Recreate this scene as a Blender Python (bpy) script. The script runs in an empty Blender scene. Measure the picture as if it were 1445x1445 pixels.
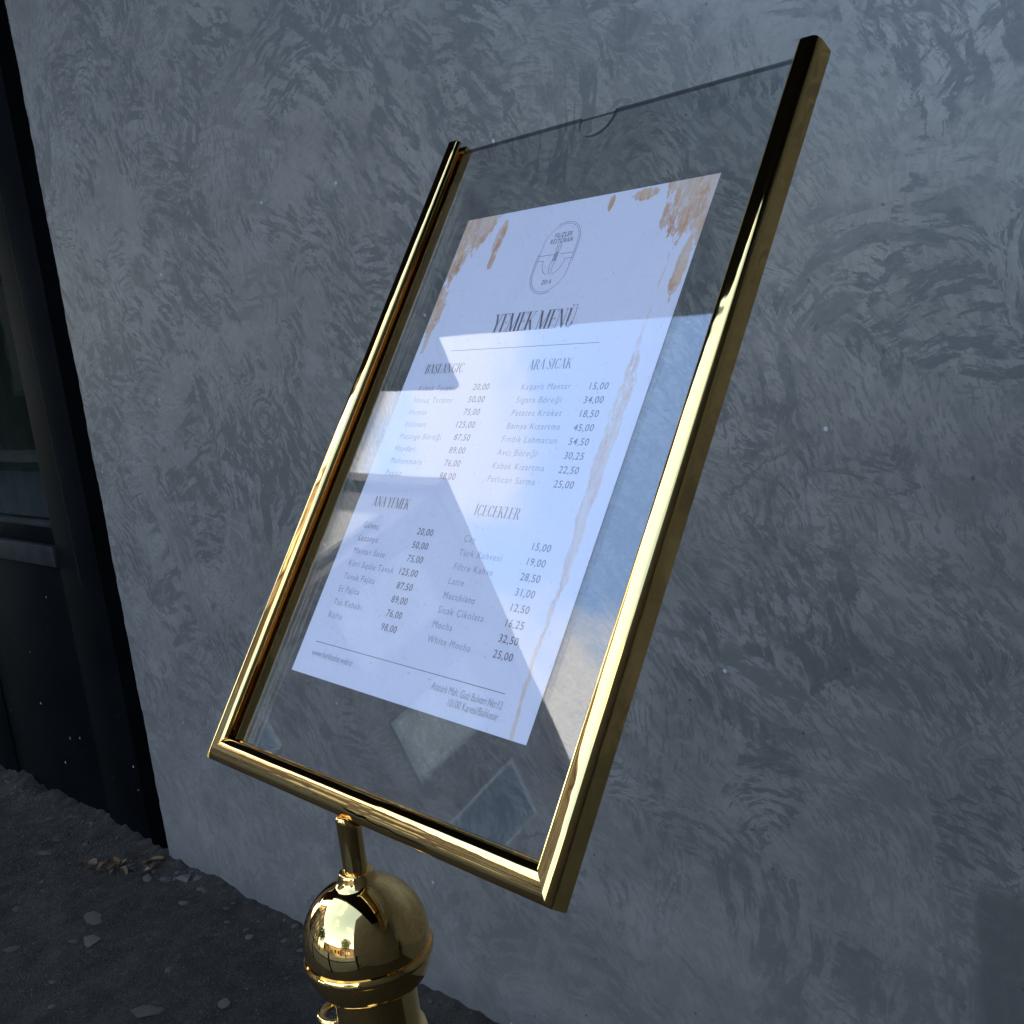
import bpy, bmesh, math, random
from mathutils import Vector, Matrix, noise

random.seed(7)
scene = bpy.context.scene
COL = scene.collection
PI = math.pi

# ------------------------------------------------------------------ camera
cam_d = bpy.data.cameras.new('camera')
cam_d.sensor_width = 36.0
cam_d.lens = 1574.8 / 1445.0 * 36.0
cam_d.clip_start = 0.02
cam_d.clip_end = 2000.0
cam = bpy.data.objects.new('camera', cam_d)
COL.objects.link(cam)
cam.matrix_world = Matrix((
    (0.68165267, -0.05267932, 0.72977704, 0.44221908),
    (0.72165196, 0.21293875, -0.6586923, -0.27392521),
    (-0.12069835, 0.97564439, 0.1831664, 1.28833962),
    (0, 0, 0, 1)))
scene.camera = cam

# ------------------------------------------------------------------ sky, sun, exposure
SUN_EL = math.radians(35)
SUN_ROT = math.radians(-60)    # from +Y (behind the plastered building) towards -X: the pavement lies in shade
CLOUD = (4.4, 4.0, 3.6, 1)
world = bpy.data.worlds.new('World')
scene.world = world
world.use_nodes = True
wn = world.node_tree
wn.nodes.clear()
def wnode(t, **kw):
    n = wn.nodes.new(t)
    for k, v in kw.items():
        setattr(n, k, v)
    return n
sky = wnode('ShaderNodeTexSky', sky_type='NISHITA', sun_disc=False)
sky.sun_elevation = SUN_EL
sky.sun_rotation = SUN_ROT
sky.air_density = 1.0
sky.dust_density = 0.5
sky.ozone_density = 1.6
tc = wnode('ShaderNodeTexCoord')
sep = wnode('ShaderNodeSeparateXYZ')
wn.links.new(tc.outputs['Generated'], sep.inputs[0])
addz = wnode('ShaderNodeMath', operation='ADD'); addz.inputs[1].default_value = 0.22
wn.links.new(sep.outputs['Z'], addz.inputs[0])
mz = wnode('ShaderNodeMath', operation='MAXIMUM'); mz.inputs[1].default_value = 0.05
wn.links.new(addz.outputs[0], mz.inputs[0])
dv = wnode('ShaderNodeVectorMath', operation='DIVIDE')
cmb = wnode('ShaderNodeCombineXYZ')
for i in range(3):
    wn.links.new(mz.outputs[0], cmb.inputs[i])
wn.links.new(tc.outputs['Generated'], dv.inputs[0]); wn.links.new(cmb.outputs[0], dv.inputs[1])
mp = wnode('ShaderNodeMapping')
mp.inputs['Location'].default_value = (-0.35, -0.85, 0.0)
mp.inputs['Scale'].default_value = (1.0, 1.0, 0.0)
wn.links.new(dv.outputs[0], mp.inputs[0])
cn = wnode('ShaderNodeTexNoise'); cn.inputs['Scale'].default_value = 2.0
cn.inputs['Detail'].default_value = 8.0; cn.inputs['Roughness'].default_value = 0.55; cn.inputs['Distortion'].default_value = 0.25
wn.links.new(mp.outputs[0], cn.inputs['Vector'])
cr = wnode('ShaderNodeMapRange', interpolation_type='SMOOTHSTEP')
cr.inputs['From Min'].default_value = 0.55; cr.inputs['From Max'].default_value = 0.64
cr.inputs['To Max'].default_value = 0.9
wn.links.new(cn.outputs['Fac'], cr.inputs['Value'])
cm = wnode('ShaderNodeMix', data_type='RGBA')
wn.links.new(cr.outputs[0], cm.inputs[0]); wn.links.new(sky.outputs[0], cm.inputs[6]); cm.inputs[7].default_value = CLOUD
bg = wnode('ShaderNodeBackground'); bg.inputs['Strength'].default_value = 0.15
wo = wnode('ShaderNodeOutputWorld')
wn.links.new(cm.outputs[2], bg.inputs[0]); wn.links.new(bg.outputs[0], wo.inputs[0])

sun_d = bpy.data.lights.new('sun', 'SUN')
sun_d.energy = 2.0
sun_d.angle = math.radians(0.5)
sun_d.color = (1.0, 0.95, 0.88)
sun = bpy.data.objects.new('sun', sun_d)
COL.objects.link(sun)
sdir = Vector((math.sin(SUN_ROT) * math.cos(SUN_EL), math.cos(SUN_ROT) * math.cos(SUN_EL), math.sin(SUN_EL)))
sun.location = sdir * 40
sun.rotation_euler = sdir.to_track_quat('Z', 'Y').to_euler()

vs = scene.view_settings
vs.view_transform = 'Standard'
vs.look = 'None'
vs.gamma = 1.0
vs.use_curve_mapping = False
vs.exposure = 2.8
scene.cycles.max_bounces = 7
scene.cycles.diffuse_bounces = 3
scene.cycles.glossy_bounces = 5
scene.cycles.use_adaptive_sampling = True
scene.cycles.adaptive_threshold = 0.02
scene.cycles.transparent_max_bounces = 24
scene.cycles.transmission_bounces = 8
scene.cycles.use_denoising = True
scene.cycles.sample_clamp_indirect = 6.0

# ------------------------------------------------------------------ helpers
def empty(name, label=None, cat=None, group=None, mw=None, loc=None, kind=None):
    o = bpy.data.objects.new(name, None)
    o.empty_display_size = 0.05
    COL.objects.link(o)
    if loc is not None:
        o.location = loc
    if mw is not None:
        o.matrix_world = mw
    tag(o, label, cat, group, kind)
    return o

def tag(o, label=None, cat=None, group=None, kind=None):
    if label: o['label'] = label
    if cat: o['category'] = cat
    if group: o['group'] = group
    if kind: o['kind'] = kind
    return o

def link(name, me, mat=None, parent=None, smooth=None):
    if mat is not None and not me.materials:
        me.materials.append(mat)
    if smooth is not None:
        for p in me.polygons: p.use_smooth = True
        me.set_sharp_from_angle(angle=math.radians(smooth))
    o = bpy.data.objects.new(name, me)
    COL.objects.link(o)
    if parent is not None:
        o.parent = parent
    return o

def mesh_of(name, verts, faces):
    me = bpy.data.meshes.new(name)
    me.from_pydata([tuple(v) for v in verts], [], faces)
    me.update()
    return me

def bm_obj(name, bm, mat=None, parent=None, smooth=None, recalc=True):
    if recalc:
        bmesh.ops.recalc_face_normals(bm, faces=bm.faces)
    me = bpy.data.meshes.new(name)
    bm.to_mesh(me); bm.free()
    return link(name, me, mat, parent, smooth)

def bm_box(bm, x0, x1, y0, y1, z0, z1):
    vs_ = [bm.verts.new(p) for p in ((x0,y0,z0),(x1,y0,z0),(x1,y1,z0),(x0,y1,z0),(x0,y0,z1),(x1,y0,z1),(x1,y1,z1),(x0,y1,z1))]
    for f in ((0,3,2,1),(4,5,6,7),(0,1,5,4),(1,2,6,5),(2,3,7,6),(3,0,4,7)):
        bm.faces.new([vs_[i] for i in f])

def box(name, x0, x1, y0, y1, z0, z1, mat, parent=None, bevel=0.0):
    bm = bmesh.new()
    bm_box(bm, x0, x1, y0, y1, z0, z1)
    if bevel > 0:
        bmesh.ops.bevel(bm, geom=list(bm.edges), offset=bevel, segments=2, affect='EDGES', profile=0.5)
        return bm_obj(name, bm, mat, parent, 35)
    return bm_obj(name, bm, mat, parent)

def lathe(profile, n=64, cx=0.0, cy=0.0, cap=True):
    verts, faces = [], []
    m = len(profile)
    for i in range(n):
        a = 2 * PI * i / n
        for (r, z) in profile:
            verts.append((cx + r * math.cos(a), cy + r * math.sin(a), z))
    for i in range(n):
        j = (i + 1) % n
        for k in range(m - 1):
            faces.append((i*m + k, j*m + k, j*m + k + 1, i*m + k + 1))
    if cap:
        faces.append(tuple(i*m for i in reversed(range(n))))
        faces.append(tuple(i*m + m - 1 for i in range(n)))
    return verts, faces

def torus(R, r, n=40, m=12, M=None):
    verts, faces = [], []
    for i in range(n):
        a = 2*PI*i/n
        for k in range(m):
            b = 2*PI*k/m
            v = Vector(((R + r*math.cos(b))*math.cos(a), (R + r*math.cos(b))*math.sin(a), r*math.sin(b)))
            verts.append(M @ v if M else v)
    for i in range(n):
        for k in range(m):
            faces.append((i*m+k, ((i+1) % n)*m+k, ((i+1) % n)*m+(k+1) % m, i*m+(k+1) % m))
    return verts, faces

# ------------------------------------------------------------------ material helpers
class NT:
    def __init__(self, name):
        self.mat = bpy.data.materials.new(name)
        self.mat.use_nodes = True
        self.t = self.mat.node_tree
        self.t.nodes.clear()
        self.out = self.t.nodes.new('ShaderNodeOutputMaterial')
    def n(self, typ, ins=None, **kw):
        nd = self.t.nodes.new(typ)
        for k, v in kw.items():
            setattr(nd, k, v)
        for k, v in (ins or {}).items():
            s = nd.inputs[k]
            if isinstance(v, bpy.types.NodeSocket):
                self.t.links.new(v, s)
            else:
                s.default_value = v
        return nd
    def math(self, op, a, b=0.0, c=None):
        ins = {0: a, 1: b}
        if c is not None: ins[2] = c
        return self.n('ShaderNodeMath', ins, operation=op).outputs[0]
    def vmath(self, op, a, b=None):
        ins = {0: a}
        if b is not None: ins[1] = b
        return self.n('ShaderNodeVectorMath', ins, operation=op)
    def noise(self, vec, scale, detail=3.0, rough=0.5, dist=0.0, dim='3D'):
        return self.n('ShaderNodeTexNoise', {'Vector': vec, 'Scale': scale, 'Detail': detail, 'Roughness': rough, 'Distortion': dist}, noise_dimensions=dim)
    def step(self, v, a, b, lo=0.0, hi=1.0):
        return self.n('ShaderNodeMapRange', {'Value': v, 'From Min': a, 'From Max': b, 'To Min': lo, 'To Max': hi}, interpolation_type='SMOOTHSTEP').outputs[0]
    def mix(self, f, a, b):
        nd = self.n('ShaderNodeMix', {0: f, 6: a, 7: b}, data_type='RGBA')
        return nd.outputs[2]
    def obj(self):
        return self.n('ShaderNodeTexCoord').outputs['Object']
    def princ(self, **ins):
        return self.n('ShaderNodeBsdfPrincipled', ins)
    def bump(self, h, strength=0.3, dist=0.01, normal=None):
        ins = {'Height': h, 'Strength': strength, 'Distance': dist}
        if normal is not None: ins['Normal'] = normal
        return self.n('ShaderNodeBump', ins).outputs[0]
    def finish(self, sh):
        self.t.links.new(sh.outputs[0] if hasattr(sh, 'outputs') else sh, self.out.inputs[0])
        return self.mat

def simple(name, col, rough=0.7, var=0.25, scale=6.0, metal=0.0, spec=0.5, bump=0.0):
    t = NT(name)
    o = t.obj()
    n = t.noise(o, scale, 5, 0.6)
    f = t.step(n.outputs['Fac'], 0.3, 0.7)
    c1 = tuple(c*(1-var) for c in col) + (1,)
    c2 = tuple(min(1, c*(1+var)) for c in col) + (1,)
    ins = {'Base Color': t.mix(f, c1, c2), 'Roughness': rough, 'Metallic': metal, 'Specular IOR Level': spec}
    if bump > 0:
        ins['Normal'] = t.bump(t.noise(o, scale*6, 5, 0.65).outputs['Fac'], bump, 0.01)
    return t.finish(t.princ(**ins))

# polished grey plaster worked with a trowel: arcs of darker flecks around wandering centres
def mat_plaster():
    t = NT('polished_plaster')
    o = t.obj()
    s = t.n('ShaderNodeSeparateXYZ', {0: o})
    p = t.n('ShaderNodeCombineXYZ', {0: s.outputs[0], 1: s.outputs[2], 2: 0.0}).outputs[0]
    w1 = t.vmath('SUBTRACT', t.noise(p, 3.0, 2, 0.5).outputs['Color'], (0.5, 0.5, 0.5)).outputs[0]
    w1 = t.n('ShaderNodeVectorMath', {0: w1, 'Scale': 0.10}, operation='SCALE').outputs[0]
    pw = t.vmath('ADD', p, w1).outputs[0]
    w2 = t.vmath('SUBTRACT', t.noise(p, 38, 5, 0.7).outputs['Color'], (0.5, 0.5, 0.5)).outputs[0]
    w3 = t.n('ShaderNodeVectorMath', {0: w2, 'Scale': 0.055}, operation='SCALE').outputs[0]
    w2 = t.n('ShaderNodeVectorMath', {0: w2, 'Scale': 0.007}, operation='SCALE').outputs[0]
    pw2 = t.vmath('ADD', pw, w2).outputs[0]
    pcell = t.vmath('ADD', pw, w3).outputs[0]      # ragged outlines of each pass of the trowel
    def strokes(scale, rfreq, tfreq, off, bias, lo, hi, seed):
        sh = (seed*1.7, seed*0.9, 0.0)
        v = t.n('ShaderNodeTexVoronoi', {'Vector': t.vmath('ADD', pcell, sh).outputs[0], 'Scale': scale, 'Randomness': 1.0}, voronoi_dimensions='2D', feature='F1')
        d = t.vmath('SUBTRACT', t.vmath('ADD', pw2, sh).outputs[0], v.outputs['Position']).outputs[0]
        ro = t.vmath('SUBTRACT', v.outputs['Color'], (0.5 - bias, 0.5 - bias, 0.5)).outputs[0]
        ro = t.n('ShaderNodeVectorMath', {0: ro, 'Scale': off/scale}, operation='SCALE').outputs[0]
        d = t.vmath('ADD', d, ro).outputs[0]
        sd = t.n('ShaderNodeSeparateXYZ', {0: d})
        r = t.vmath('LENGTH', t.n('ShaderNodeCombineXYZ', {0: sd.outputs[0], 1: sd.outputs[1], 2: 0.0}).outputs[0]).outputs['Value']
        arc = t.math('MULTIPLY', t.math('ARCTAN2', sd.outputs[1], sd.outputs[0]), r)
        col = t.n('ShaderNodeSeparateXYZ', {0: v.outputs['Color']})
        q = t.n('ShaderNodeCombineXYZ', {0: t.math('MULTIPLY', r, rfreq), 1: t.math('MULTIPLY', arc, tfreq), 2: t.math('MULTIPLY', col.outputs[2], 37.0)}).outputs[0]
        nn = t.noise(q, 1.0, 6.0, 0.66, 0.25)
        k = t.step(nn.outputs['Fac'], lo, hi)
        return t.math('MULTIPLY', k, t.step(col.outputs[2], 0.0, 0.6, 0.35, 1.0))
    A = strokes(4.2, 38, 11, 3.0, 0.30, 0.47, 0.54, 1.0)
    B = strokes(7.5, 90, 25, 2.6, 0.35, 0.48, 0.54, 5.0)
    C_ = strokes(3.0, 150, 40, 2.4, 0.15, 0.50, 0.57, 9.0)
    mA = t.step(t.noise(p, 4.5, 5, 0.7).outputs['Fac'], 0.40, 0.54)
    mB = t.step(t.noise(t.vmath('ADD', p, (4.0, 7.0, 0)).outputs[0], 6.0, 5, 0.7).outputs['Fac'], 0.41, 0.53)
    fl = t.math('MAXIMUM', t.math('MULTIPLY', A, mA), t.math('MAXIMUM', t.math('MULTIPLY', B, mB), t.math('MULTIPLY', C_, 0.7)))
    mott = t.step(t.noise(pw, 7.0, 8, 0.72, 0.2).outputs['Fac'], 0.38, 0.62)
    fine = t.noise(pw2, 85, 5, 0.7).outputs['Fac']
    # the trowel work is calmer low down where the coat was skimmed smooth
    low = t.step(s.outputs[2], 0.10, 0.8, 0.45, 1.0)
    fl2 = t.math('MULTIPLY', t.math('MULTIPLY', fl, low), t.step(fine, 0.25, 0.5, 0.55, 1.0))
    base = t.mix(t.math('MULTIPLY', mott, 0.75), (0.258, 0.228, 0.192, 1), (0.177, 0.157, 0.134, 1))
    crk = t.n('ShaderNodeTexVoronoi', {'Vector': t.vmath('ADD', pw, w3).outputs[0], 'Scale': 1.7}, voronoi_dimensions='2D', feature='DISTANCE_TO_EDGE')
    crack = t.math('MULTIPLY', t.step(crk.outputs['Distance'], 0.006, 0.003), t.step(t.noise(p, 2.6, 2, 0.5).outputs['Fac'], 0.55, 0.62))
    base = t.mix(t.math('MULTIPLY', crack, 0.6), base, (0.05, 0.048, 0.045, 1))
    base = t.mix(t.math('MULTIPLY', fl2, 0.9), base, (0.080, 0.074, 0.067, 1))
    base = t.mix(t.step(fine, 0.55, 0.8, 0.0, 0.25), base, (0.27, 0.247, 0.218, 1))
    # ochre-grey repair patch and damp stain at the foot of the wall
    e1 = t.math('ADD', s.outputs[0], t.math('MULTIPLY', t.noise(p, 30, 4, 0.6).outputs['Fac'], 0.02))
    patch = t.math('MULTIPLY', t.step(e1, 2.075, 2.087), t.step(s.outputs[2], 0.57, 0.54))
    base = t.mix(t.math('MULTIPLY', patch, 0.75), base, (0.095, 0.092, 0.080, 1))
    damp = t.step(t.math('ADD', s.outputs[2], t.math('MULTIPLY', t.noise(p, 6, 5, 0.6).outputs['Fac'], 0.16)), 0.20, 0.06)
    base = t.mix(t.math('MULTIPLY', damp, 0.55), base, (0.085, 0.086, 0.082, 1))
    # a few dark pits and white specks, hairline cracks
    vo = t.n('ShaderNodeTexVoronoi', {'Vector': pw2, 'Scale': 5.0}, voronoi_dimensions='2D')
    dark = t.step(vo.outputs['Distance'], 0.014, 0.009)
    base = t.mix(t.math('MULTIPLY', dark, 0.8), base, (0.03, 0.032, 0.036, 1))
    vo2 = t.n('ShaderNodeTexVoronoi', {'Vector': t.vmath('ADD', p, (3.3, 1.9, 0)).outputs[0], 'Scale': 2.4}, voronoi_dimensions='2D')
    base = t.mix(t.step(vo2.outputs['Distance'], 0.0085, 0.005), base, (0.5, 0.5, 0.5, 1))
    nrm = t.bump(t.noise(p, 24, 4, 0.65).outputs['Fac'], 0.14, 0.006)
    rough = t.step(fl2, 0.0, 1.0, 0.36, 0.46)
    return t.finish(t.princ(**{'Base Color': base, 'Roughness': rough, 'Specular IOR Level': 1.0, 'Normal': nrm}))

def mat_gold(name, col=(0.93, 0.605, 0.215, 1), rough=0.035, stretch=(1, 1, 1), wave=0.02):
    t = NT(name)
    o = t.obj()
    m = t.n('ShaderNodeMapping', {0: o, 'Scale': stretch}).outputs[0]
    n1 = t.noise(m, 28, 2, 0.5)
    n2 = t.noise(o, 900, 2, 0.5)
    nr = t.bump(n1.outputs['Fac'], wave, 0.01)
    smear = t.noise(o, 35, 5, 0.65)
    r = t.step(smear.outputs['Fac'], 0.5, 0.8, rough, rough + 0.07)
    r = t.math('ADD', r, t.math('MULTIPLY', n2.outputs['Fac'], 0.01))
    return t.finish(t.princ(**{'Base Color': col, 'Metallic': 1.0, 'Roughness': r, 'Normal': nr}))

def mat_clear(name, tint, f0=0.045, rough=0.018, gloss=(1, 1, 1, 1), dust=0.0):
    t = NT(name)
    o = t.obj()
    face = t.n('ShaderNodeLayerWeight', {'Blend': 0.5}).outputs['Facing']
    f = t.math('ADD', t.math('MULTIPLY', t.math('POWER', face, 5.0), 1.0 - f0), f0)
    nr = t.bump(t.noise(o, 9, 1, 0.4).outputs['Fac'], 0.012, 0.01)
    g = t.n('ShaderNodeBsdfGlossy', {'Color': gloss, 'Roughness': rough, 'Normal': nr})
    tr = t.n('ShaderNodeBsdfTransparent', {'Color': tint})
    mx = t.n('ShaderNodeMixShader', {0: f, 1: tr.outputs[0], 2: g.outputs[0]})
    if dust <= 0: return t.finish(mx)
    sm = t.noise(t.n('ShaderNodeMapping', {0: o, 'Scale': (14, 5, 1), 'Rotation': (0, 0, 0.7)}).outputs[0], 1.0, 5, 0.7, 0.6).outputs['Fac']
    sp = t.step(t.noise(o, 420, 2, 0.5).outputs['Fac'], 0.68, 0.74, 0.0, 0.10)
    dm = t.math('ADD', t.step(sm, 0.5, 0.75, 0.0, dust), sp)
    df = t.n('ShaderNodeBsdfDiffuse', {'Color': (0.6, 0.58, 0.55, 1)})
    return t.finish(t.n('ShaderNodeMixShader', {0: dm, 1: mx.outputs[0], 2: df.outputs[0]}))

def mat_asphalt():
    t = NT('old_asphalt')
    o = t.obj()
    n1 = t.noise(o, 14, 8, 0.7)
    n2 = t.noise(o, 190, 4, 0.7)
    v = t.n('ShaderNodeTexVoronoi', {'Vector': o, 'Scale': 85.0})
    c = t.mix(t.step(n1.outputs['Fac'], 0.35, 0.65), (0.0235, 0.0172, 0.0112, 1), (0.054, 0.0405, 0.0275, 1))
    grit = t.math('MULTIPLY', t.step(v.outputs['Distance'], 0.32, 0.18), t.step(n2.outputs['Fac'], 0.52, 0.62))
    blot = t.step(t.noise(t.vmath('ADD', o, (7.0, 3.0, 0.0)).outputs[0], 22, 5, 0.65, 0.5).outputs['Fac'], 0.60, 0.66)
    c = t.mix(t.math('MULTIPLY', blot, 0.45), c, (0.080, 0.064, 0.046, 1))
    c = t.mix(t.math('MULTIPLY', grit, 0.8), c, (0.140, 0.115, 0.086, 1))
    c = t.mix(t.step(n2.outputs['Fac'], 0.48, 0.30), c, (0.010, 0.0095, 0.009, 1))
    h = t.math('ADD', t.math('MULTIPLY', n2.outputs['Fac'], 0.6), t.math('MULTIPLY', grit, 0.5))
    h = t.math('ADD', h, t.noise(o, 60, 5, 0.7).outputs['Fac'])
    return t.finish(t.princ(**{'Base Color': c, 'Roughness': 0.85, 'Specular IOR Level': 0.3, 'Normal': t.bump(h, 1.0, 0.014)}))

def mat_paper():
    """matt sheet printed with copper brush marks along its corners and right edge (u right, v up, metres)"""
    t = NT('printed_paper')
    o = t.obj()
    s = t.n('ShaderNodeSeparateXYZ', {0: o})
    u, v = s.outputs[0], s.outputs[1]
    W2, H2 = 0.0974, 0.1485
    st = t.n('ShaderNodeMapping', {0: o, 'Scale': (190, 42, 1), 'Rotation': (0, 0, 0.10)}).outputs[0]
    n1 = t.noise(st, 1.0, 5, 0.65, 0.8).outputs['Fac']
    st2 = t.n('ShaderNodeMapping', {0: o, 'Scale': (60, 30, 1), 'Location': (3, 5, 0)}).outputs[0]
    n2 = t.noise(st2, 1.0, 4, 0.6, 0.5).outputs['Fac']
    st4 = t.n('ShaderNodeMapping', {0: o, 'Scale': (620, 260, 1), 'Location': (1, 8, 0)}).outputs[0]
    n4 = t.math('MULTIPLY', t.math('SUBTRACT', t.noise(st4, 1.0, 3, 0.7).outputs['Fac'], 0.5), 0.030)
    jag = t.math('ADD', n4, t.math('ADD', t.math('MULTIPLY', t.math('SUBTRACT', n1, 0.5), 0.050), t.math('MULTIPLY', t.math('SUBTRACT', n2, 0.5), 0.045)))
    def corner(du, dv, a, b):
        # distance measure growing away from a corner: du/a + dv/b < 1 inside
        m = t.math('ADD', t.math('DIVIDE', du, a), t.math('DIVIDE', dv, b))
        m = t.math('ADD', m, t.math('MULTIPLY', jag, 22.0))
        return t.step(m, 1.05, 0.95)
    dl = t.math('ADD', u, W2); dr = t.math('SUBTRACT', W2, u); dt = t.math('SUBTRACT', H2, v)
    k = corner(dl, dt, 0.034, 0.046)
    k = t.math('MAXIMUM', k, corner(dr, dt, 0.036, 0.052))
    def streak(uc, vc, su, sv, gain=60.0):
        du = t.math('DIVIDE', t.math('ABSOLUTE', t.math('SUBTRACT', u, uc)), su)
        dv_ = t.math('DIVIDE', t.math('ABSOLUTE', t.math('SUBTRACT', v, vc)), sv)
        m = t.math('ADD', t.math('POWER', du, 2.0), t.math('POWER', dv_, 2.0))
        m = t.math('ADD', m, t.math('MULTIPLY', jag, gain))
        return t.step(m, 1.05, 0.95)
    for a in ((-0.060, 0.132, 0.004, 0.013), (-0.059, 0.116, 0.0022, 0.006), (0.050, 0.144, 0.010, 0.0035),
              (0.070, 0.128, 0.003, 0.009), (0.026, 0.1425, 0.002, 0.005), (-0.094, 0.085, 0.006, 0.02), (-0.092, 0.062, 0.002, 0.012),
              (0.092, 0.100, 0.004, 0.022)):
        k = t.math('MAXIMUM', k, streak(*a))
    sv = t.n('ShaderNodeCombineXYZ', {0: 0.0, 1: v, 2: 3.0}).outputs[0]
    wand = t.math('MULTIPLY', t.math('SUBTRACT', t.noise(sv, 22, 3, 0.6).outputs['Fac'], 0.5), 0.012)
    cen = t.math('ADD', t.math('ADD', 0.0835, t.math('MULTIPLY', v, -0.02)), wand)
    off = t.math('ABSOLUTE', t.math('SUBTRACT', u, cen))
    wid = t.step(t.math('ADD', v, t.math('MULTIPLY', jag, 0.6)), -0.115, 0.0, 0.0008, 0.0042)
    wid = t.math('MULTIPLY', wid, t.step(v, 0.062, 0.035))
    wid = t.math('ADD', wid, t.math('MULTIPLY', jag, 0.10))
    ribbon = t.step(t.math('SUBTRACT', off, wid), 0.0006, -0.0004)
    st3 = t.n('ShaderNodeMapping', {0: o, 'Scale': (420, 150, 1)}).outputs[0]
    gaps = t.step(t.noise(st3, 1.0, 4, 0.7).outputs['Fac'], 0.36, 0.56)
    gaps = t.math('MAXIMUM', gaps, t.step(v, 0.012, -0.005, 0.0, 0.75))
    edge = t.math('MULTIPLY', ribbon, gaps)
    flak = t.step(t.noise(st4, 0.7, 4, 0.7).outputs['Fac'], 0.34, 0.46, 0.25, 1.0)
    kk = t.math('MAXIMUM', t.math('MULTIPLY', t.math('MULTIPLY', k, flak), t.step(n1, 0.25, 0.7, 1.0, 0.5)), t.math('MULTIPLY', edge, t.step(n1, 0.3, 0.7, 0.75, 0.40)))
    copper = t.mix(t.step(n2, 0.35, 0.65), (0.66, 0.29, 0.09, 1), (0.84, 0.53, 0.29, 1))
    fib = t.noise(o, 400, 3, 0.6).outputs['Fac']
    white = t.mix(t.step(fib, 0.3, 0.7), (0.86, 0.79, 0.82, 1), (0.88, 0.81, 0.84, 1))
    c = t.mix(kk, white, copper)
    return t.finish(t.princ(**{'Base Color': c, 'Roughness': 0.75, 'Specular IOR Level': 0.3}))

M_PLASTER = mat_plaster()
M_GOLD = mat_gold('polished_brass_frame', stretch=(1, 1, 1), wave=0.05)
M_GOLDB = mat_gold('polished_brass_ball', wave=0.012)
M_CLEAR = mat_clear('clear_acrylic', (0.945, 0.955, 0.96, 1), f0=0.036, dust=0.02)
M_EDGE = mat_clear('acrylic_edge', (0.35, 0.37, 0.40, 1), f0=0.10, rough=0.2)  # dark tint stands in for internal reflection along the cut edges
M_GLASS = mat_clear('door_glass', (0.5, 0.56, 0.52, 1), f0=0.035, rough=0.01)
M_ASPH = mat_asphalt()
M_PAPER = mat_paper()
M_INK = simple('dark_plum_ink', (0.055, 0.035, 0.05), 0.6, 0.1)
M_INKP = simple('grey_plum_ink', (0.23, 0.18, 0.20), 0.6, 0.1)
M_INKL = simple('pale_grey_ink', (0.45, 0.43, 0.46), 0.6, 0.1)
M_INKH = simple('mid_plum_ink', (0.29, 0.25, 0.28), 0.6, 0.1)
M_DOOR = simple('blue_black_door_paint', (0.0024, 0.0031, 0.0036), 0.65, 0.35, 5.0, spec=0.03, bump=0.05)
M_DOORK = simple('black_frame_paint', (0.002, 0.002, 0.0022), 0.8, 0.2, 5.0, spec=0.0)
M_LEDGE = simple('worn_ledge_paint', (0.016, 0.0155, 0.014), 0.75, 0.4, 16.0, spec=0.2, bump=0.1)
M_SOFFIT = simple('black_canopy_paint', (0.010, 0.010, 0.011), 0.7, 0.2, 3.0)
M_CONC = simple('dull_concrete', (0.062, 0.056, 0.048), 0.85, 0.2, 3.0)
M_PAVE = simple('pale_paving', (0.16, 0.145, 0.125), 0.85, 0.3, 1.2)
M_ROAD = simple('street_asphalt', (0.045, 0.043, 0.040), 0.85, 0.25, 2.0)
M_STONE = simple('pale_pebble', (0.082, 0.064, 0.045), 0.8, 0.35, 30.0)
M_STONE2 = simple('dark_pebble', (0.046, 0.039, 0.032), 0.8, 0.35, 30.0)
M_STONE3 = simple('brown_pebble', (0.064, 0.047, 0.033), 0.8, 0.35, 30.0)
M_LEAF = simple('dry_leaf_brown', (0.11, 0.055, 0.022), 0.7, 0.5, 60.0)
M_LEAF2 = simple('dry_leaf_ochre', (0.20, 0.105, 0.030), 0.7, 0.5, 60.0)
M_HOUSE = simple('mauve_render', (0.115, 0.085, 0.078), 0.85, 0.2, 0.8)
M_TRIM = simple('pale_trim', (0.45, 0.43, 0.40), 0.8, 0.15, 2.0)
M_PANE = simple('dark_window_glass', (0.02, 0.024, 0.028), 0.08, 0.2, 1.0)
M_FRAME = simple('grey_window_frame', (0.30, 0.28, 0.26), 0.8, 0.15, 2.0)
M_SHUT = simple('pale_roller_shutter', (0.48, 0.43, 0.36), 0.7, 0.2, 2.0)
M_SHUT2 = simple('blue_roller_shutter', (0.10, 0.13, 0.16), 0.7, 0.2, 2.0)
M_ROOF = simple('brown_roof_tile', (0.12, 0.07, 0.05), 0.85, 0.3, 4.0)
M_RED = simple('red_orange_canvas', (0.55, 0.09, 0.03), 0.8, 0.15, 4.0)
M_DARKW = simple('dark_grey_render', (0.05, 0.048, 0.045), 0.8, 0.25, 2.0)
M_OCHRE = simple('ochre_render', (0.32, 0.23, 0.13), 0.85, 0.2, 0.8)
M_BARK = simple('bark', (0.06, 0.045, 0.03), 0.9, 0.4, 12.0)
M_FOL = simple('foliage', (0.045, 0.085, 0.030), 0.6, 0.45, 1.5)

# ------------------------------------------------------------------ ground and street
g = box('ground', -150, 150, -150, 150, -0.30, -0.150, M_CONC); tag(g, kind='structure')
rd = box('road', -150, 150, -4.6, -1.9, -0.148, -0.122, M_ROAD); tag(rd, kind='structure')
fp = box('far_pavement', -150, 150, -150, -4.6, -0.148, 0.0, M_PAVE); tag(fp, kind='structure')

TH = math.radians(2.98)
WA = Vector((-2.1902, 0.7851, 0.0))
WM = Matrix.Translation(WA) @ Matrix.Rotation(TH, 4, 'Z')
def w2(x, y, z=0.0):
    return WM @ Vector((x, y, z))

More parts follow.
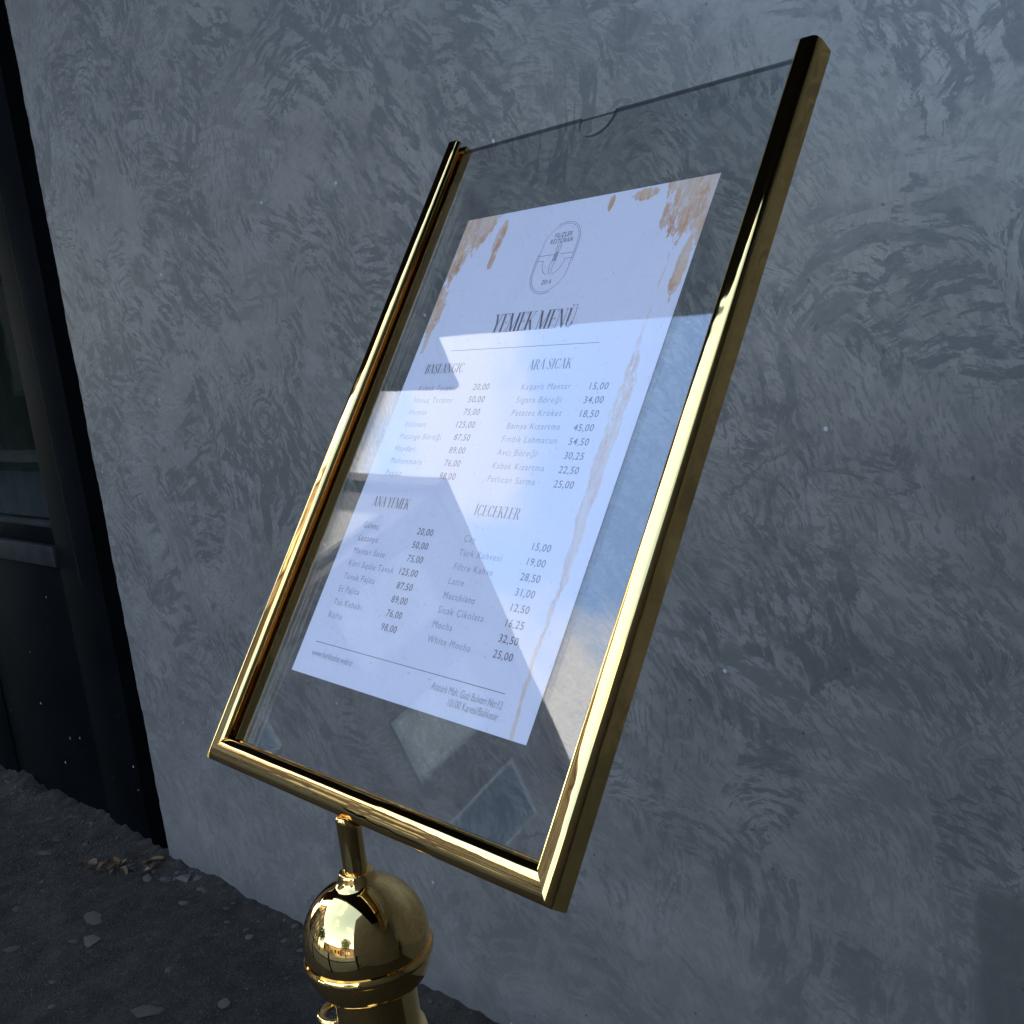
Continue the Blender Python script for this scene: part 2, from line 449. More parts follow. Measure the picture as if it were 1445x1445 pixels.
def ground_h(x, y):
    """height of the uneven pavement; (x, y) world"""
    p = Vector((x, y, 0.0))
    h = 0.010 * noise.noise(p * 2.3) + 0.0045 * noise.noise(p * 11) + 0.0022 * noise.noise(p * 37 + Vector((3, 1, 0)))
    l = WM.inverted() @ p
    # crumbly fillet of mortar and dirt along the foot of the wall
    d = -l.y
    k = max(0.0, 1.0 - d / (0.075 + 0.05 * noise.noise(Vector((l.x * 9, 2, 4)))))
    amp = 0.015 + 0.012 * noise.noise(Vector((l.x * 6, 0, 4))) + 0.009 * noise.noise(Vector((l.x * 24, l.y * 20, 9))) + 0.004 * noise.noise(Vector((l.x * 60, l.y * 60, 2)))
    h += max(0.0, amp) * k ** 1.4
    return h

def make_pavement():
    X0, X1, Y0, Y1, st = -3.6, 0.9, -0.3, 1.02, 0.0095
    nx, ny = int((X1 - X0) / st), int((Y1 - Y0) / st)
    verts, faces = [], []
    for j in range(ny + 1):
        for i in range(nx + 1):
            x, y = X0 + i * st, Y0 + j * st
            e = min((x - X0), (X1 - x), (y - Y0)) / 0.25
            k = max(0.0, min(1.0, e))
            verts.append((x, y, ground_h(x, y) * k))
    for j in range(ny):
        for i in range(nx):
            a = j * (nx + 1) + i
            faces.append((a, a + 1, a + nx + 2, a + nx + 1))
    # the rest of the pavement, flat, and the kerb face
    def quad(x0, x1, y0, y1):
        b = len(verts)
        verts.extend([(x0, y0, 0), (x1, y0, 0), (x1, y1, 0), (x0, y1, 0)])
        faces.append((b, b + 1, b + 2, b + 3))
    XE, YE = X0 + nx * st, Y0 + ny * st
    quad(-150, X0, -1.75, YE); quad(XE, 150, -1.75, YE); quad(X0, XE, -1.75, Y0); quad(-150, 150, YE, 60)
    me = mesh_of('pavement', verts, faces)
    o = link('pavement', me, M_ASPH, None, 60)
    return tag(o, kind='structure')
pavement = make_pavement()
kb = box('kerb', -150, 150, -1.9, -1.752, -0.14, 0.004, M_CONC); tag(kb, kind='structure')

# pebbles trodden into the asphalt
def pebble_mesh(seed, mat):
    rnd = random.Random(seed)
    bm = bmesh.new()
    bmesh.ops.create_icosphere(bm, subdivisions=1, radius=1.0)
    off = Vector((rnd.random()*9, rnd.random()*9, rnd.random()*9))
    for v in bm.verts:
        v.co *= 1.0 + 0.6 * noise.noise(v.co * 1.3 + off) + rnd.uniform(-0.18, 0.18)
    me = bpy.data.meshes.new('stone')
    bm.to_mesh(me); bm.free()
    me.materials.append(mat)
    return me
PEB = [pebble_mesh(i, (M_STONE, M_STONE2, M_STONE3)[i % 3]) for i in range(9)]
def stone(x, y, a, b, h, rz, me, sink=0.45):
    o = bpy.data.objects.new('stone', me)
    COL.objects.link(o)
    o.parent = pavement
    o.location = (x, y, ground_h(x, y) + h * 0.45 * (1 - 2*sink) * 0.5)
    o.scale = (a, b, h * 0.45)
    o.rotation_euler = (random.uniform(-.12, .12), random.uniform(-.12, .12), rz)
    return o
# larger ones where the photograph shows them
for (x, y, a, b, h, k) in ((-2.067, 0.533, 0.036, 0.024, 0.006, 0), (-1.990, 0.490, 0.034, 0.020, 0.006, 3), (-1.516, 0.565, 0.026, 0.013, 0.006, 0),
                           (-2.093, 0.728, 0.030, 0.016, 0.016, 1), (-2.050, 0.752, 0.030, 0.014, 0.014, 3), (-2.14, 0.700, 0.018, 0.012, 0.010, 0),
                           (-1.88, 0.60, 0.018, 0.012, 0.005, 1), (-1.72, 0.55, 0.017, 0.012, 0.006, 2), (-2.30, 0.44, 0.020, 0.015, 0.005, 2),
                           (-1.62, 0.46, 0.040, 0.026, 0.006, 2), (-2.55, 0.60, 0.024, 0.014, 0.008, 0), (-2.62, 0.66, 0.026, 0.017, 0.010, 1),
                           (-2.12, 0.36, 0.026, 0.018, 0.004, 1), (-1.95, 0.70, 0.016, 0.009, 0.008, 0)):
    stone(x, y, a, b, h, random.uniform(-0.4, 0.9), PEB[k])
for i in range(48):
    x = random.uniform(-2.9, -0.7); y = random.uniform(0.15, 0.80)
    l = WM.inverted() @ Vector((x, y, 0))
    if l.y > -0.02: continue
    a = random.uniform(0.005, 0.012) * (1.0 if random.random() < .8 else 1.5)
    stone(x, y, a, a * random.uniform(.4, .8), a * random.uniform(.2, .35), random.uniform(-.5, 1.0), random.choice(PEB), 0.55)
# crumbs along the foot of the wall
for i in range(110):
    lx = random.uniform(-1.2, 1.7); d = abs(random.gauss(0, 0.035)) + 0.006
    p = w2(lx, -d)
    a = random.uniform(0.004, 0.012)
    stone(p.x, p.y, a, a * random.uniform(.5, .9), a * random.uniform(.5, .8), random.uniform(0, 6.28), random.choice(PEB), 0.3)

def grit():
    bm = bmesh.new()
    for i in range(5200):
        x = random.uniform(-3.1, -0.4); y = random.uniform(0.05, 0.84)
        l = WM.inverted() @ Vector((x, y, 0))
        if l.y > -0.004: continue
        r = random.uniform(0.0012, 0.0036)
        z = ground_h(x, y)
        vs_ = [bm.verts.new((x + r*math.cos(a)*random.uniform(.6, 1.3), y + r*math.sin(a)*random.uniform(.6, 1.3), z - 0.001)) for a in (0, 1.57, 3.14, 4.71)]
        top = bm.verts.new((x, y, z + r * random.uniform(.4, 1.0)))
        for k in range(4):
            bm.faces.new((vs_[k], vs_[(k+1) % 4], top))
    o = bm_obj('gravel', bm, M_STONE, None)
    return tag(o, 'fine pale grit scattered over the dark asphalt', 'gravel', kind='stuff')
grit()

# ------------------------------------------------------------------ plastered building with canopy
bld = empty('plastered_building', 'grey building wall of polished trowelled plaster behind the menu stand', 'building', mw=WM)
def wall_panel():
    """front skin: ragged left edge at the door, fine grid near the view"""
    bm = bmesh.new()
    rows = [(-0.1 + 3.1 * i / 240) for i in range(241)]
    cols = [0.0, 0.02, 0.05] + [0.05 + i * 0.25 for i in range(1, 33)] + [9.0]
    grid = []
    for z in rows:
        line = []
        for k, x in enumerate(cols):
            xx = x
            if k == 0:
                xx = 0.004 + 0.006 * noise.noise(Vector((0, z * 7, 1))) + 0.004 * noise.noise(Vector((0, z * 31, 5))) + 0.002 * noise.noise(Vector((0, z * 90, 5)))
            y = 0.0
            line.append(bm.verts.new((xx, y, z)))
        grid.append(line)
    for j in range(len(rows) - 1):
        for i in range(len(cols) - 1):
            bm.faces.new((grid[j][i], grid[j][i+1], grid[j+1][i+1], grid[j+1][i]))
    # return of the plaster into the door reveal
    prev = None
    for j in range(len(rows)):
        v = bm.verts.new((grid[j][0].co.x, 0.06, rows[j]))
        if prev is not None:
            bm.faces.new((grid[j-1][0], grid[j][0], v, prev))
        prev = v
    return bm_obj('wall', bm, M_PLASTER, bld, recalc=False)
wall_panel()
box('wall_core', 0.03, 9.0, 0.01, 0.30, -0.1, 3.0, M_CONC, bld)
box('lintel', -1.30, 0.03, 0.02, 0.30, 2.42, 3.0, M_PLASTER, bld)
box('upper_storey', -1.30, 9.0, 0.005, 9.0, 3.0, 14.0, M_CONC, bld)
box('side_wall', 8.7, 9.0, 0.301, 9.0, -0.1, 3.0, M_CONC, bld)

def world_box(name, x0, x1, y0, y1, z0, z1, mat, parent):
    o = box(name, x0, x1, y0, y1, z0, z1, mat)
    o.parent = parent
    o.matrix_parent_inverse = parent.matrix_world.inverted() if parent else Matrix()
    return o
bpy.context.view_layer.update()
world_box('added_shade_wing', 1.95, 7.5, -3.0, 0.70, -0.02, 6.5, M_DARKW, bld)  # unseen wing added to block light coming from the right
cano = world_box('canopy', -2.36, 1.949, -0.52, 0.74, 3.0, 3.16, M_SOFFIT, bld)

# ------------------------------------------------------------------ dark door
door = empty('shop_door', 'blue-black metal door with a glazed upper panel left of the plaster wall', 'door', mw=WM)
box('frame_post', -0.112, 0.0, 0.012, 0.075, -0.03, 2.40, M_DOORK, door, 0.003)
box('frame_post', -1.29, -1.18, 0.012, 0.075, -0.03, 2.40, M_DOORK, door, 0.003)
box('frame_head', -1.18, -0.112, 0.012, 0.075, 2.32, 2.40, M_DOORK, door, 0.003)
leafp = box('stile', -0.362, -0.116, 0.020, 0.062, -0.02, 2.318, M_DOOR, door, 0.003)
box('stile', -1.176, -0.98, 0.020, 0.062, -0.02, 2.318, M_DOOR, door, 0.003)
box('top_rail', -0.98, -0.362, 0.022, 0.062, 2.17, 2.318, M_DOOR, door, 0.003)
lp = box('lower_panel', -0.98, -0.362, 0.026, 0.058, -0.02, 0.742, M_DOOR, door, 0.002)
box('ledge', -0.98, -0.358, 0.010, 0.060, 0.744, 0.802, M_LEDGE, door, 0.004)
box('glazing_rail', -0.98, -0.362, 0.024, 0.060, 0.803, 0.850, M_DOOR, door, 0.002)
bead = box('glazing_bead', -0.98, -0.362, 0.020, 0.046, 0.851, 0.866, M_LEDGE, door, 0.002)
box('pane', -0.98, -0.362, 0.040, 0.045, 0.867, 2.168, M_GLASS, door)
# worn seam running down the stile, and paint chips
def seam():
    bm = bmesh.new()
    prev = None
    for i in range(60):
        z = 1.9 - 1.20 * i / 59
        x = -0.268 + 0.014 * (1.9 - z) / 1.2 * 1.6 + 0.003 * noise.noise(Vector((0, 0, z * 14)))
        a = bm.verts.new((x - 0.0011, 0.0188, z)); b = bm.verts.new((x + 0.0011, 0.0188, z))
        if prev: bm.faces.new((prev[0], prev[1], b, a))
        prev = (a, b)
    return bm_obj('drip_line', bm, M_LEDGE, leafp)
seam()
for i in range(26):
    x = random.uniform(-0.95, -0.02); z = abs(random.gauss(0.0, 0.45)) + 0.02
    if z > 2.0: continue
    y = 0.0105 if x > -0.112 else (0.0188 if x > -0.362 else 0.0245)
    if x <= -0.362 and z > 0.7: continue
    r = random.uniform(0.0012, 0.003)
    bm = bmesh.new()
    vv = [bm.verts.new((x + r*math.cos(a)*random.uniform(.6, 1.4), y, z + 1.6*r*math.sin(a)*random.uniform(.6, 1.4))) for a in [k*PI/3 for k in range(6)]]
    bm.faces.new(vv)
    bm_obj('paint_chip', bm, M_TRIM if i % 3 == 0 else M_LEDGE, lp if x <= -0.362 else (leafp if x <= -0.112 else door))
# dim room behind the glass
room = empty('shop_interior', 'dim greenish room behind the glass of the dark door', 'room', mw=WM)
M_ROOM = simple('dim_green_wall', (0.06, 0.075, 0.065), 0.9, 0.2, 2.0)
M_CURT = simple('pale_curtain', (0.10, 0.12, 0.10), 0.9, 0.25, 8.0)
box('back_wall', -1.29, 0.02, 1.6, 1.66, 0.0, 2.41, M_ROOM, room)
box('side_wall', -1.36, -1.295, 0.08, 1.66, 0.0, 2.41, M_ROOM, room)
box('side_wall', 0.022, 0.029, 0.08, 1.66, 0.0, 2.41, M_ROOM, room)
def curtain():
    bm = bmesh.new(); prev = None
    for i in range(90):
        x = -1.16 + 0.62 * i / 89
        y = 0.16 + 0.022 * math.sin(i * 0.62) + 0.008 * math.sin(i * 1.7)
        a = bm.verts.new((x, y, 0.84)); b = bm.verts.new((x, y, 2.3))
        if prev: bm.faces.new((prev[0], a, b, prev[1]))
        prev = (a, b)
    return bm_obj('curtain', bm, M_CURT, room, 80)
curtain()
box('cabinet', -0.50, 0.0, 0.45, 0.9, 0.0, 1.12, M_DOOR, room, 0.01)

# dead leaves swept against the door
def leaf_mesh(seed, mat):
    r = random.Random(seed); bm = bmesh.new(); n = 7; rows = []
    curl = r.uniform(0.4, 1.1)
    for i in range(n + 1):
        s = i / n
        wd = 0.34 * math.sin(PI * s ** 0.8) * r.uniform(.8, 1.1) + 0.01
        z = 0.25 * math.sin(s * 3 * curl)
        rows.append([bm.verts.new((s - .5, wd * k, z + 0.5 * abs(wd * k) * curl + r.uniform(-.02, .02))) for k in (-1, -.5, 0, .5, 1)])
    for i in range(n):
        for k in range(4):
            bm.faces.new((rows[i][k], rows[i+1][k], rows[i+1][k+1], rows[i][k+1]))
    me = bpy.data.meshes.new('dry_leaf'); bm.to_mesh(me); bm.free()
    for p in me.polygons: p.use_smooth = True
    me.materials.append(mat)
    return me
LEAF = [leaf_mesh(i, (M_LEAF, M_LEAF2, M_LEAF)[i % 3]) for i in range(6)]
for i in range(20):
    if i < 14:
        x, y = random.gauss(-2.29, 0.055), random.gauss(0.655, 0.035)
    else:
        x, y = random.gauss(-2.19, 0.03), random.gauss(0.735, 0.015)
    l = WM.inverted() @ Vector((x, y, 0))
    if l.y > -0.02: y -= l.y + 0.03
    o = bpy.data.objects.new('dry_leaf', LEAF[i % 6]); COL.objects.link(o)
    s = random.uniform(0.024, 0.05)
    o.scale = (s, s * random.uniform(.5, .9), s * .8)
    o.location = (x, y, ground_h(x, y) + 0.002)
    o.rotation_euler = (random.uniform(-.4, .4), random.uniform(-.3, .3), random.uniform(0, 6.28))
    hue = 'ochre' if LEAF[i % 6].materials[0] == M_LEAF2 else 'dark brown'
    where = 'on the asphalt in front of the dark door' if i < 14 else 'at the corner where the door meets the plaster wall'
    tag(o, 'curled %s dry leaf lying %s' % (hue, where), 'leaf', '%s dry leaves %s' % (hue, where))

# ------------------------------------------------------------------ the menu stand
FT = math.radians(35.355)
ZB = 1.05
FX, FV, FQ = Vector((1, 0, 0)), Vector((0, math.sin(FT), math.cos(FT))), Vector((0, -math.cos(FT), math.sin(FT)))
FM = Matrix(((1, 0, 0, 0), (0, FV.y, FQ.y, 0), (0, FV.z, FQ.z, ZB), (0, 0, 0, 1)))
W, H, PD, D, B = 0.2794, 0.4177, 0.0098, 0.0128, 0.0122
AX, AY = -0.0040, -0.0036
stand = empty('menu_stand', 'polished brass menu stand with a tilted frame, ball finial and round post', 'menu stand', loc=(AX, AY, 0))
SM = Matrix.Translation((-AX, -AY, 0))

def round_profile(pts, seg=6):
    """pts: (x, y, radius) counter-clockwise or clockwise; returns rounded outline with support points"""
    out = []
    n = len(pts)
    for i in range(n):
        p0 = Vector(pts[i-1][:2]); p = Vector(pts[i][:2]); p1 = Vector(pts[(i+1) % n][:2]); r = pts[i][2]
        if r <= 0:
            out.append(p); continue
        a = (p0 - p).normalized(); b = (p1 - p).normalized()
        ang = a.angle(b); d = r / math.tan(ang / 2)
        c = p + (a + b).normalized() * (r / math.sin(ang / 2))
        s = p + a * d; e = p + b * d
        out.append(s + a * r * 0.12)
        v0, v1 = s - c, e - c
        tot = v0.angle(v1)
        for k in range(seg + 1):
            t_ = k / seg
            w_ = (math.sin((1 - t_) * tot) * v0 + math.sin(t_ * tot) * v1) / math.sin(tot)
            out.append(c + w_)
        out.append(e + b * r * 0.12)
    return out
# i = inward from the outer edge, q = towards the viewer: channel with a heavy front lip
Q0, Q1 = PD - D - 0.0006, PD
def rail_profile(b, ex, lip_out, lip_in):
    # front: bead, rounder for a lower exponent; behind it the slot for the acrylic
    out = [(0.0006, Q0), (0.0, Q0 + 0.0006), (0.0, Q0 + 0.003), (0.0, Q1 - 0.0046), (0.0, Q1 - 0.0040)]
    for k in range(25):
        t_ = 0.5 - 0.5 * math.cos(PI * k / 24)
        e = abs(2*t_ - 1)
        out.append((0.00025 + (b - 0.0005) * t_, Q1 + 0.0004 - (lip_out if t_ < .5 else lip_in) * e ** ex))
    k_ = b / 0.0122
    out += [(b, 0.0070), (b - 0.0004, 0.0066), (b - 0.001, 0.0065), (0.0045*k_, 0.0065), (0.0040*k_, 0.0062), (0.0040*k_, 0.0034), (0.0043*k_, 0.0030), (0.0128*k_, 0.0028), (0.0130*k_, 0.0026), (0.0130*k_, Q0 + 0.0006), (0.0124*k_, Q0)]
    return out
BB, VB = 0.0146, -0.0013          # bottom bead is a little broader
def rail(name, PROF, a, b, inward, mitre_a, mitre_b, nseg=24):
    """a, b: outer edge end points in (u, v); inward: unit (u, v); mitre: lengthwise shift per unit of inward distance"""
    a, b, inw = Vector(a), Vector(b), Vector(inward)
    d = (b - a).normalized()
    verts, faces = [], []
    m = len(PROF)
    for s in range(nseg + 1):
        t_ = s / nseg
        for (i, q) in PROF:
            pa = a + inw * i + d * (mitre_a * i)
            pb = b + inw * i + d * (mitre_b * i)
            p = pa.lerp(pb, t_)
            verts.append(SM @ FM @ Vector((p.x, p.y, q)))
    for s in range(nseg):
        for k in range(m):
            faces.append((s*m + k, s*m + (k+1) % m, (s+1)*m + (k+1) % m, (s+1)*m + k))
    faces.append(tuple(range(m))); faces.append(tuple(nseg*m + k for k in reversed(range(m))))
    bm = bmesh.new()
    me = mesh_of(name, verts, faces); bm.from_mesh(me); bpy.data.meshes.remove(me)
    return bm_obj(name, bm, M_GOLD, stand, 34)
PS, PB, MK = rail_profile(B, 5.5, 0.0030, 0.0020), rail_profile(BB, 2.3, 0.0034, 0.0026), BB / B
rail('side_rail', PS, (-W/2, H), (-W/2, VB), (1, 0), 0.0, -MK)
rail('bottom_rail', PB, (-W/2, VB), (W/2, VB), (0, 1), 1.0/MK, -1.0/MK)
rail('side_rail', PS, (W/2, VB), (W/2, H), (-1, 0), MK, 0.0)

def lathe_obj(name, prof, mat, parent, n=72, smooth=32):
    v, f = lathe(prof, n)
    bm = bmesh.new(); me = mesh_of(name, v, f); bm.from_mesh(me); bpy.data.meshes.remove(me)
    return bm_obj(name, bm, mat, parent, smooth)
RZ, RR = 0.988, 0.0316
# ball finial: neck, domed cap, rolled seam, bowl
prof = [(0.0058, 1.0240), (0.0080, 1.0240), (0.0086, 1.0235), (0.0089, 1.0222), (0.0091, 1.0210), (0.0095, 1.0199), (0.0101, 1.0189), (0.0108, 1.0181)]
a0 = math.acos(0.0117 / RR)
for k in range(34):
    a = a0 + (math.asin((0.9822 - RZ) / RR) - a0) * k / 33
    prof.append((RR * math.cos(a), RZ + RR * math.sin(a)))
prof.reverse()
cap_o = lathe_obj('finial_ball', prof, M_GOLDB, stand, 96, 40)
ring = [(0.0300, 0.9822), (0.0320, 0.9826), (0.0327, 0.9817), (0.0329, 0.9803), (0.0327, 0.9789), (0.0320, 0.9781), (0.0300, 0.9780)]
ring.reverse()
lathe_obj('seam_ring', ring, M_GOLDB, cap_o, 96, 60)
bowl = []
for k in range(20):
    a = -PI/2 * k / 19
    bowl.append((0.0212 + (0.0311 - 0.0212) * math.cos(a), 0.9782 + 0.0155 * math.sin(a)))
bowl.reverse()
lathe_obj('finial_bowl', bowl, M_GOLDB, cap_o, 96, 40)
rod = lathe_obj('rod', [(0.0060, 1.000), (0.0060, 1.030), (0.0060, 1.0470), (0.0062, 1.0480), (0.0061, 1.0495), (0.0052, 1.0512), (0.0040, 1.0522)], M_GOLDB, stand, 40)
for v_ in rod.data.vertices:                      # top cut to the slope of the tilted rail and welded to it
    if v_.co.z > 1.046:
        v_.co.z = min(v_.co.z - 0.55 * (v_.co.y + AY + 0.004), 1.0535)
post = lathe_obj('post', [(0.0208, 0.02), (0.0208, 0.9665)], M_GOLDB, stand, 80)
lathe_obj('base_plate', [(0.155, -0.012), (0.158, -0.004), (0.156, 0.006), (0.145, 0.016), (0.10, 0.026), (0.05, 0.033), (0.030, 0.040), (0.026, 0.050), (0.0212, 0.052)], M_GOLDB, stand, 96, 40)
# rope eye on the post
col_ = lathe_obj('rope_collar', [(0.0209, 0.916), (0.0232, 0.917), (0.0238, 0.921), (0.0238, 0.931), (0.0232, 0.935), (0.0209, 0.936)], M_GOLDB, stand, 72, 40)
tm = Matrix.Translation((-0.0315, -0.006, 0.9345))
v, f = torus(0.0085, 0.0022, M=tm)
link('rope_eye', mesh_of('rope_eye', v, f), M_GOLDB, stand, 80)

# ------------------------------------------------------------------ acrylic pocket
holder = empty('acrylic_holder', 'clear acrylic menu pocket with a thumb notch slotted into the brass frame', 'acrylic holder', mw=FM)
def pane(name, q0, q1, top, notch):
    u0, u1, v0 = -W/2 + 0.0094, W/2 - 0.0094, 0.0094
    out = [(u0, v0), (u1, v0), (u1, top)]
    if notch:
        cu, r = -0.0085, 0.0137
        out.append((cu + r + 0.002, top))
        for k in range(25):
            a = PI * k / 24
            out.append((cu + r * math.cos(a), top - 0.0150 * math.sin(a) ** 0.8))
        out.append((cu - r - 0.002, top))
    out.append((u0, top))
    n = len(out)
    verts = [(u, v_, q0) for u, v_ in out] + [(u, v_, q1) for u, v_ in out]
    faces = [tuple(reversed(range(n))), tuple(range(n, 2*n))] + [(k, (k+1) % n, n + (k+1) % n, n + k) for k in range(n)]
    me = mesh_of(name, verts, faces)
    me.materials.append(M_CLEAR); me.materials.append(M_EDGE)
    for k, p in enumerate(me.polygons):
        p.material_index = 0 if k < 2 else 1
    return link(name, me, None, holder)
pane('front_pane', 0.0005, 0.0022, 0.4145, True)
pane('back_pane', -0.0024, -0.0006, 0.4160, False)

# ------------------------------------------------------------------ printed menu
PW, PH = 0.1948, 0.297
PM = FM @ Matrix.Translation((-0.0024, 0.2075, 0)) @ Matrix.Rotation(-0.0175, 4, 'Z')
menu = empty('menu_sheet', 'white printed restaurant menu sheet with copper brush marks inside the clear pocket', 'menu', mw=PM)
def sheet():
    verts, faces = [], []
    nx, ny = 10, 14
    for q in (-0.0001, 0.0001):
        for j in range(ny + 1):
            for i in range(nx + 1):
                verts.append((-PW/2 + PW*i/nx, -PH/2 + PH*j/ny, q))
    n = (nx + 1) * (ny + 1)
    for j in range(ny):
        for i in range(nx):
            a = j*(nx+1) + i
            faces.append((a, a + nx + 1, a + nx + 2, a + 1)); faces.append((n+a, n+a+1, n+a+nx+2, n+a+nx+1))
    rim = [i for i in range(nx+1)] + [j*(nx+1)+nx for j in range(1, ny+1)] + [ny*(nx+1)+i for i in range(nx-1, -1, -1)] + [j*(nx+1) for j in range(ny-1, 0, -1)]
    for k in range(len(rim)):
        a, b = rim[k], rim[(k+1) % len(rim)]
        faces.append((a, b, n + b, n + a))
    return link('paper', mesh_of('paper', verts, faces), M_PAPER, menu)
paper = sheet()
QT = 0.00022

cam_o = cam.matrix_world.translation.copy()
cr_, cu_, cb_ = [cam.matrix_world.col[i].to_3d() for i in range(3)]
PMI = PM.inverted()
def px(x, y):
    """photograph pixel -> point on the menu sheet, sheet coordinates (u, v)"""
    d = cr_ * ((x - 722.5) / 1574.8) + cu_ * (-(y - 722.5) / 1574.8) - cb_
    n_ = PM.col[2].to_3d(); p0 = PM.translation
    k = (p0 - cam_o).dot(n_) / d.dot(n_)
    p = PMI @ (cam_o + d * k)
    return p.x, p.y

def text_mesh(s, size, space=1.0, bold=0.0):
    c = bpy.data.curves.new('t', 'FONT')
    c.body = s; c.size = size; c.space_character = space; c.offset = bold; c.resolution_u = 3
    o = bpy.data.objects.new('t', c); COL.objects.link(o)
    dg = bpy.context.evaluated_depsgraph_get()
    me = bpy.data.meshes.new_from_object(o.evaluated_get(dg))
    bpy.data.objects.remove(o); bpy.data.curves.remove(c)
    me.materials.clear()
    return me
def put_text(name, s, u, v_, size, mat, width=None, align='L', space=1.12, bold=0.0, sy=1.0):
    me = text_mesh(s, size, space, bold)
    xs = [w_.co.x for w_ in me.vertices]
    x0, x1 = min(xs), max(xs)
    sx = (width / (x1 - x0)) if width else 1.0
    for w_ in me.vertices:
        x = (w_.co.x - x0) * sx
        if align == 'R': x -= (x1 - x0) * sx
        if align == 'C': x -= (x1 - x0) * sx / 2
        w_.co = Vector((u + x, v_ + w_.co.y * sy, QT))
    me.name = name
    return link(name, me, mat, paper)

# --- high-contrast serif capitals for the headings
TK, HL = 0.115, 0.022
def seg(x0, y0, x1, y1, w):
    """stroke with horizontal-cut ends, w measured horizontally"""
    return [(x0 - w/2, y0), (x0 + w/2, y0), (x1 + w/2, y1), (x1 - w/2, y1)]
def hbar(x0, x1, y, h=HL):
    return [(x0, y - h/2), (x1, y - h/2), (x1, y + h/2), (x0, y + h/2)]
def arc(cx, cy, rx, ry, a0, a1, tx, ty, n=18):
    """crescent stroke: tx thick at the sides, ty thin at top and bottom"""
    polys, prev = [], None
    for k in range(n + 1):
        a = math.radians(a0 + (a1 - a0) * k / n)
        o = (cx + rx*math.cos(a), cy + ry*math.sin(a)); i = (cx + (rx-tx)*math.cos(a), cy + (ry-ty)*math.sin(a))
        if prev: polys.append([prev[0], o, i, prev[1]])
        prev = (o, i)
    return polys
def ser(x, y, w=0.11):
    return hbar(x - w/2, x + w/2, y + (HL/2 if y < .5 else -HL/2), HL)
GL = {
    'I': (0.26, [seg(.13, 0, .13, 1, TK), ser(.13, 0, .22), ser(.13, 1, .22)]),
    'Y': (0.56, [seg(.30, .42, .12, 1, TK), seg(.30, .42, .48, 1, HL*1.3), seg(.28, 0, .28, .45, TK), ser(.12, 1, .22), ser(.48, 1, .16), ser(.28, 0, .22)]),
    'E': (0.47, [seg(.13, 0, .13, 1, TK), hbar(.02, .44, HL/2), hbar(.02, .43, 1-HL/2), hbar(.13, .36, .51), seg(.43, 0, .445, .2, HL), seg(.42, .82, .43, 1, HL), seg(.36, .42, .36, .60, HL)]),
    'M': (0.74, [seg(.10, 0, .10, 1, HL*1.3), seg(.36, 0, .12, 1, TK), seg(.36, 0, .60, 1, HL*1.3), seg(.61, 0, .61, 1, TK), ser(.10, 0, .18), ser(.09, 1, .18), ser(.61, 0, .24), ser(.63, 1, .20)]),
    'K': (0.58, [seg(.13, 0, .13, 1, TK), seg(.19, .42, .49, 1, HL*1.3), seg(.48, 0, .27, .56, TK), ser(.13, 0, .22), ser(.13, 1, .22), ser(.49, 1, .16), ser(.49, 0, .20)]),
    'N': (0.60, [seg(.10, 0, .10, 1, HL*1.3), seg(.48, 0, .13, 1, TK), seg(.49, 0, .49, 1, HL*1.3), ser(.10, 0, .18), ser(.09, 1, .18), ser(.49, 1, .18)]),
    'U': (0.58, [seg(.13, .30, .13, 1, TK), seg(.47, .30, .47, 1, HL*1.3)] + arc(.278, .30, .205, .305, 180, 360, .08, HL*1.6) + [ser(.13, 1, .22), ser(.47, 1, .16)]),
    'B': (0.50, [seg(.13, 0, .13, 1, TK), hbar(.02, .26, HL/2), hbar(.02, .25, 1-HL/2), hbar(.13, .26, .52)] + arc(.25, .76, .18, .245, -90, 90, TK, HL) + arc(.26, .26, .20, .265, -90, 90, TK, HL)),
    'A': (0.56, [seg(.07, 0, .27, 1, HL*1.3), seg(.46, 0, .27, 1, TK), hbar(.13, .40, .34), ser(.07, 0, .15), ser(.46, 0, .20)]),
    'L': (0.44, [seg(.13, 0, .13, 1, TK), hbar(.02, .42, HL/2), seg(.41, 0, .425, .22, HL), ser(.13, 1, .22)]),
    'R': (0.55, [seg(.13, 0, .13, 1, TK), hbar(.13, .26, 1-HL/2), hbar(.13, .26, .50), seg(.46, 0, .29, .50, TK)] + arc(.25, .745, .19, .255, -90, 90, TK, HL) + [ser(.13, 0, .22), ser(.13, 1, .22), ser(.48, 0, .16)]),
    'S': (0.46, arc(.23, .75, .17, .255, 20, 200, .06, HL*1.5) + [[(.065, .70), (.15, .78), (.40, .30), (.32, .20)]] + arc(.22, .25, .18, .255, -160, 20, .06, HL*1.5) + [seg(.395, .72, .395, .95, HL), seg(.05, .05, .05, .28, HL)]),
    'C': (0.54, arc(.29, .5, .24, .505, 40, 320, TK, HL*1.5) + [seg(.475, .70, .475, .95, HL), seg(.475, .05, .475, .28, HL)]),
    'G': (0.58, arc(.29, .5, .24, .505, 40, 320, TK, HL*1.5) + [seg(.475, .70, .475, .95, HL), seg(.47, .05, .47, .40, TK*.9), hbar(.36, .56, .41)]),
    ' ': (0.20, []),
}
CED = [[(.0, 0), (.03, 0), (.0, -.07), (-.03, -.07)]] + arc(.0, -.13, .075, .065, -120, 95, .04, .02, 8)
def shift(polys, dx, dy=0):
    return [[(x + dx, y + dy) for x, y in p] for p in polys]
GL['Ç'] = (GL['C'][0], GL['C'][1] + shift(CED, .29))
GL['Ş'] = (GL['S'][0], GL['S'][1] + shift(CED, .22))
DOT = [(.045*math.cos(k*PI/4), .045*math.sin(k*PI/4)) for k in range(8)]
